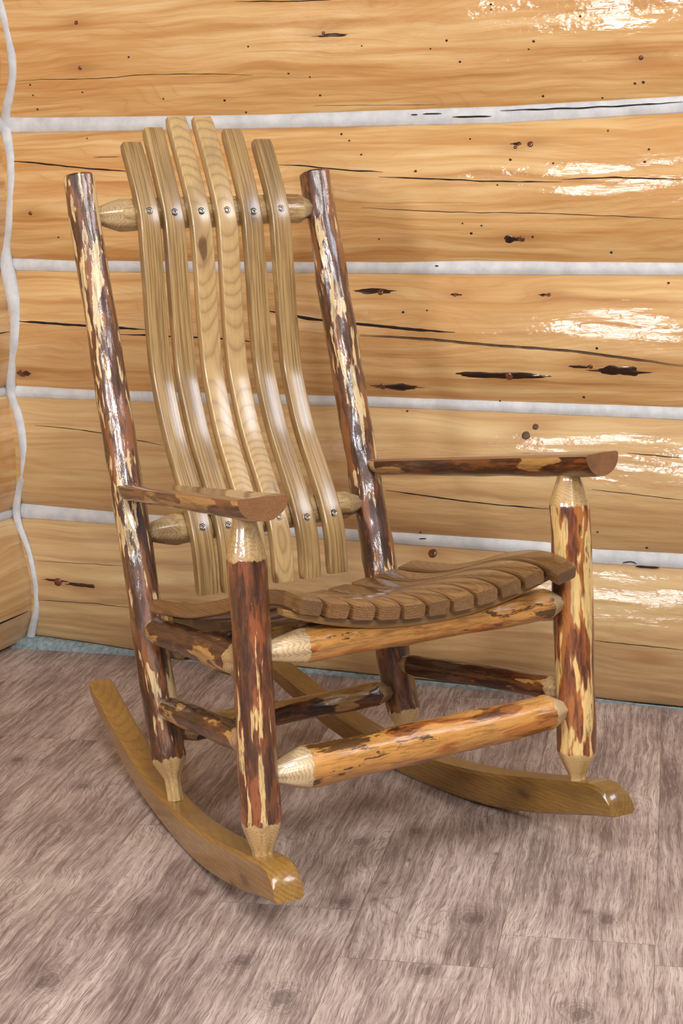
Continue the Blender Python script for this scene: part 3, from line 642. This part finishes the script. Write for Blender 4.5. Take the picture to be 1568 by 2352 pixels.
# armrests: half logs with a flat top, pointed at the rear post
def armrest(Rr, Fl, Fr, wr, wf, depth, roll, label, seed):
    """Rr rear point, Fl / Fr the two top corners of the front end"""
    Rr, Fl, Fr = Vector(Rr), Vector(Fl), Vector(Fr)
    F = (Fl + Fr) / 2; d = (F - Rr); L = d.length; d = d / L
    side = Vector((0, 0, 1)).cross(d).normalized() * -1       # towards +x
    if side.x < 0: side = -side
    upv = side.cross(d); upv = upv if upv.z > 0 else -upv
    side = (side * math.cos(roll) + upv * math.sin(roll)).normalized(); upv = d.cross(side); upv = upv if upv.z > 0 else -upv
    # local frame: x side, y up, z along towards the front
    M = Matrix.Translation(Rr) @ Matrix((( side.x, upv.x, d.x, 0), (side.y, upv.y, d.y, 0), (side.z, upv.z, d.z, 0), (0, 0, 0, 1)))
    flip = M.determinant() < 0
    Mi = M.inverted(); cl = Mi @ Fl; cr = Mi @ Fr
    skew = lambda x: (cl.z + (cr.z - cl.z) * (x - cl.x) / (cr.x - cl.x)) / L   # oblique front cut
    n = 70; sec = 26; vs = []; fs = []; mi = []; sh = []
    for i in range(n + 1):
        t = i / n; t = t if t > .12 else .12 * (t / .12) ** 1.6
        w = (wr + (wf - wr) * t) * .5
        s = t * L; nose = min(1, s / .036); nf = .42 + .58 * math.sin(nose * PI / 2) if nose < 1 else 1.
        e = 1.
        if i == n: e = .955
        elif i == n - 1: e = .99
        w *= nf * e; dp = depth * (.80 + .20 * t) * (.55 + .45 * nf) * e
        for j in range(sec):
            if j <= 7:                                  # flat top with rounded shoulders
                x = -w + 2 * w * j / 7; y = 0 if 0 < j < 7 else -.003
                if j in (0, 7): x *= 1.0
                if j in (1, 6): x = math.copysign(w - .004, x); y = -.0004
                y -= .0015 * (1 - nf)
            else:
                a = PI * (j - 7) / (sec - 7); x = w * math.cos(a); y = -.003 - (dp - .003) * math.sin(a) ** .9
                y += .0016 * noise.noise(Vector((x * 40, s * 14, seed))); x += .0012 * noise.noise(Vector((s * 14, x * 30, seed + 4)))
            z = s * (skew(x) if True else 1) if t > .5 else s
            if t > .5: z = s * (1 + (skew(x) - 1) * ((t - .5) / .5))
            if i == n: z -= 0
            if i == n - 1: z -= .0006
            vs.append((x, y - (0.0006 if i == n and j <= 7 else 0), z)); sh.append(.046 - s if s < .05 else -.05)
    for i in range(n):
        for j in range(sec):
            j2 = (j + 1) % sec; fs.append((i * sec + j, i * sec + j2, (i + 1) * sec + j2, (i + 1) * sec + j)); mi.append(1 if j <= 6 else 0)
    for base, rev in ((0, True), (n * sec, False)):
        ci = len(vs); vs.append(tuple(sum(vs[base + j][q] for j in range(sec)) / sec for q in range(3))); sh.append(-.05)
        for j in range(sec):
            j2 = (j + 1) % sec; fs.append((ci, base + j2, base + j) if rev else (ci, base + j, base + j2)); mi.append(1)
    if not flip: fs = [f[::-1] for f in fs]
    return obj('armrest', vs, fs, [M_arm, M_armtop], chair, M, mi=mi, attrs={'shave': sh}, label=label, sharp=math.radians(45))
armrest((-.252, .566, .592), (-.357, -.056, .668), (-.277, -.060, .670), .064, .082, .037, 0, None, 1.)
armrest((.252, .566, .588), (.264, -.052, .671), (.349, -.036, .672), .064, .082, .040, .0, None, 5.)

# curved back slats with two screws each
PROF = [(1.35, .828), (1.187, .745), (1.14, .720), (1.10, .700), (1.057, .682), (1.02, .674), (.94, .666), (.857, .660), (.775, .649), (.73, .634), (.69, .617), (.65, .597), (.60, .565), (.56, .538), (.53, .519), (.505, .506), (.46, .493), (.40, .486), (.36, .485)]
PROF = PROF[::-1]
def slat_y(z):
    return interp(PROF, z)
def board(name, P, w, th, mat, xc, O, bev=.0042, seed=0., label=None, rot=0., back=1, cap=True, front_bev=True):
    """P: list of (y, z) of the visible face from bottom/rear to top/front; body lies behind (left normal * back)"""
    b = bev; prof = []
    for cx_, cy_, a0 in ((w / 2 - b, b, 0), (-w / 2 + b, b, 1), (-w / 2 + b, th - b, 2), (w / 2 - b, th - b, 3)):
        for q in range(4):
            a = PI / 2 * (a0 + q / 3)
            sx, sy = math.cos(a), -math.sin(a)
            prof.append((cx_ + b * sx, cy_ + b * sy))
    R = len(prof); n = len(P); vs = []; fs = []
    for i, p in enumerate(P):
        a = P[max(i - 1, 0)]; c2 = P[min(i + 1, n - 1)]; d = (c2 - a).normalized(); nn = Vector((-d.y, d.x, 0)) * back
        ee = min(i, n - 1 - i); f = (.86, .955, 1.)[min(ee, 2)]
        for (x, t) in prof:
            tt = th / 2 + (t - th / 2) * (1 - (1 - f) * .9); xx = x * (1 - (1 - f) * .6)
            xw = xc + xx + .0010 * noise.noise(Vector((seed, p.y * 9, p.x * 9)))
            q = p + nn * (tt + .0006 * noise.noise(Vector((seed + 5, p.y * 12, p.x * 12))))
            vs.append(Vector((xw, q.x, q.y)) - O)
    for i in range(n - 1):
        for j in range(R):
            j2 = (j + 1) % R; fs.append((i * R + j, i * R + j2, (i + 1) * R + j2, (i + 1) * R + j))
    fs.append(tuple(range(R))[::-1]); fs.append(tuple((n - 1) * R + j for j in range(R)))
    if back < 0: fs = [f[::-1] for f in fs]
    M = Matrix.Translation(O) @ Matrix.Rotation(rot, 4, 'Y')
    return obj(name, vs, fs, mat, chair, M, label=label, sharp=math.radians(50))
def screw(parent, p, nrm):
    q = Vector((0, 0, 1)).rotation_difference(nrm); M = Matrix.Translation(p) @ q.to_matrix().to_4x4()
    prof = [(.0, -.0030), (.0024, -.0030), (.0026, .0004), (.0040, .0012), (.0046, .0006), (.0050, -.0006), (.0056, -.0010), (.0066, -.0004), (.0068, .0004), (.0070, -.0020)]
    seg = 20; vs = []; fs = []; mi = []
    for (r, z) in prof:
        for s in range(seg):
            a = 2 * PI * s / seg; rr = r
            if r < .003: rr = r * (1 + .08 * math.cos(6 * a))
            vs.append((rr * math.cos(a), rr * math.sin(a), z))
    for i in range(len(prof) - 1):
        for s in range(seg):
            s2 = (s + 1) % seg; fs.append((i * seg + s, (i + 1) * seg + s, (i + 1) * seg + s2, i * seg + s2)); mi.append(1 if i in (0, 1, 4, 5) else 0)
    return obj('screw', vs, [f[::-1] for f in fs], [M_steel, M_sock], parent, M, mi=mi)
sx = [-.141, -.0915, -.0385, .0135, .069, .127]
ztop = [1.183, 1.209, 1.230, 1.230, 1.207, 1.188]
zbot = [.392, .390, .392, .394, .394, .396]
for i in range(6):
    z0, z1 = zbot[i], ztop[i]; wob = [0., .002, -.002, .002, -.001, .0][i]
    pts = [(slat_y(z0) + 0, z0)] + [(y + wob * math.sin(z * 7 + i), z) for z, y in PROF if z0 + .012 < z < z1 - .012] + [(slat_y(z1), z1)]
    P = smooth_resample([(a, b, 0) for a, b in pts], .008, 3)
    # the visible face looks towards -y, the body goes behind it (+y)
    O = Vector((sx[i], .60, .80))
    s = board('back_slat', P, .0388, .0195, M_slat_fig if i in (2, 3) else M_slat, sx[i], O, seed=i * 3.1, back=-1, bev=.003)
    for z in (1.057, .508):
        j = min(range(len(P)), key=lambda q: abs(P[q].y - z)); d = (P[j + 1] - P[j - 1]).normalized(); nn = Vector((0, -d.y, d.x))
        screw(s, Vector((sx[i] + .001, P[j].x, P[j].y)) + nn * .0008, nn)

# curved seat slats lying over two bearers
SP = [(.475, .402), (.452, .409), (.40, .415), (.357, .421), (.31, .429), (.274, .438), (.22, .454), (.169, .472), (.119, .489), (.07, .502), (.03, .509), (-.005, .511), (-.034, .508), (-.060, .499)]
def arc(x): return .60 * (x * x - .253 ** 2)
NS = 11
for i in range(NS):
    x = -.238 + .476 * i / (NS - 1)
    yend = .462 if 0 < i < 10 else .455
    yf = -.058 if i < 10 else -.060
    dz = arc(x) * 1.0; rear_flat = .35
    pts = [(y, z + dz * (1 - .25 * min(1, max(0, y) / .45)) - .001) for y, z in SP if yf - .001 < y < yend] 
    P = smooth_resample([(a, b, 0) for a, b in pts], .008, 2)
    rot = math.atan(1.2 * x) * -1
    zc = pts[len(pts) // 2][1]
    O = Vector((x, .2, .45 + dz))
    board('seat_slat', P, .0405, .0255, M_seat, x, O, seed=20 + i * 2.3, rot=rot * .9, back=1, bev=.0048)
def bearer(y, zs, x0, x1, zoff, hmid, hend, th=.022):
    n = 50; vs = []; fs = []; b = .003
    for i in range(n + 1):
        x = x0 + (x1 - x0) * i / n; top = zs + arc(x) * zoff - .0265 - .0005; k = abs(x) / .26
        h = hmid + (hend - hmid) * k ** 2; e = 1 if 0 < i < n else .9
        bot = top - h
        for (yy, zz) in ((-th / 2 + b, top), (-th / 2, top - b), (-th / 2, bot + b), (-th / 2 + b, bot), (th / 2 - b, bot), (th / 2, bot + b), (th / 2, top - b), (th / 2 - b, top)):
            vs.append(Vector((x, y + yy * e, zz)) - Vector((0, y, zs)))
    for i in range(n):
        for j in range(8):
            j2 = (j + 1) % 8; fs.append((i * 8 + j, i * 8 + j2, (i + 1) * 8 + j2, (i + 1) * 8 + j))
    fs.append(tuple(range(8))[::-1]); fs.append(tuple(n * 8 + j for j in range(8)))
    return obj('seat_bearer', vs, [f[::-1] for f in fs], M_cleat, chair, Matrix.Translation((0, y, zs)), sharp=math.radians(30))
bearer(.000, .5105, -.262, .258, 1.0, .019, .010)
bearer(.405, .4155, -.255, .250, .80, .019, .024)

# ------------------------------------------------------------------ camera
cam = bpy.data.cameras.new('camera'); co = bpy.data.objects.new('camera', cam); COL.objects.link(co); scene.camera = co
yaw, pitch, roll = -.5324, .1909, -.0172
c_, s_ = math.cos(yaw), math.sin(yaw)
fw = Vector((-s_ * math.cos(pitch), c_ * math.cos(pitch), -math.sin(pitch))); rt = Vector((c_, s_, 0)); upc = rt.cross(fw)
R2 = rt * math.cos(roll) + upc * math.sin(roll); U2 = -rt * math.sin(roll) + upc * math.cos(roll)
co.matrix_world = Matrix(((R2.x, U2.x, -fw.x, -1.4087), (R2.y, U2.y, -fw.y, -2.1301), (R2.z, U2.z, -fw.z, 1.0969), (0, 0, 0, 1)))
cam.sensor_fit = 'VERTICAL'; cam.sensor_height = 36.; cam.lens = 36. * 3869.0481 / 2352.; cam.clip_start = .05

# ------------------------------------------------------------------ light
def area(name, loc, target, sx_, sy_, power, col):
    l = bpy.data.lights.new(name, 'AREA'); l.shape = 'RECTANGLE'; l.size = sx_; l.size_y = sy_; l.energy = power; l.color = col
    o = bpy.data.objects.new(name, l); COL.objects.link(o); o.location = loc
    o.rotation_euler = (Vector(target) - Vector(loc)).to_track_quat('-Z', 'Y').to_euler(); return o
T0 = (.1, .3, .6)
area('window_and_fill_light', (-2.55, -.95, 1.62), T0, .42, .6, 38, (.96, .97, 1.))
area('window_and_fill_light', (-1.75, -3.6, 2.75), T0, .8, .75, 112, (.97, .98, 1.))  # unseen fill light kept behind the camera, standing for no window
area('window_and_fill_light', (1.75, -1.65, 2.70), (.1, .6, .8), 1.0, .8, 34, (.88, .91, 1.))
area('overhead_fill', (-.75, -1.5, 2.8), (-.65, -1.4, 0), 1.2, 1.2, 64, (1., .96, .92))  # unseen overhead fill, placed to brighten the front of the floor
w = bpy.data.worlds.new('world'); scene.world = w; w.use_nodes = True
bg = w.node_tree.nodes['Background']; bg.inputs[0].default_value = (.94, .96, 1., 1); bg.inputs[1].default_value = .17
vs_ = scene.view_settings
scene.display_settings.display_device = 'sRGB'
vs_.view_transform = 'Standard'; vs_.look = 'None'; vs_.gamma = 1.; vs_.use_curve_mapping = False; vs_.exposure = -.15
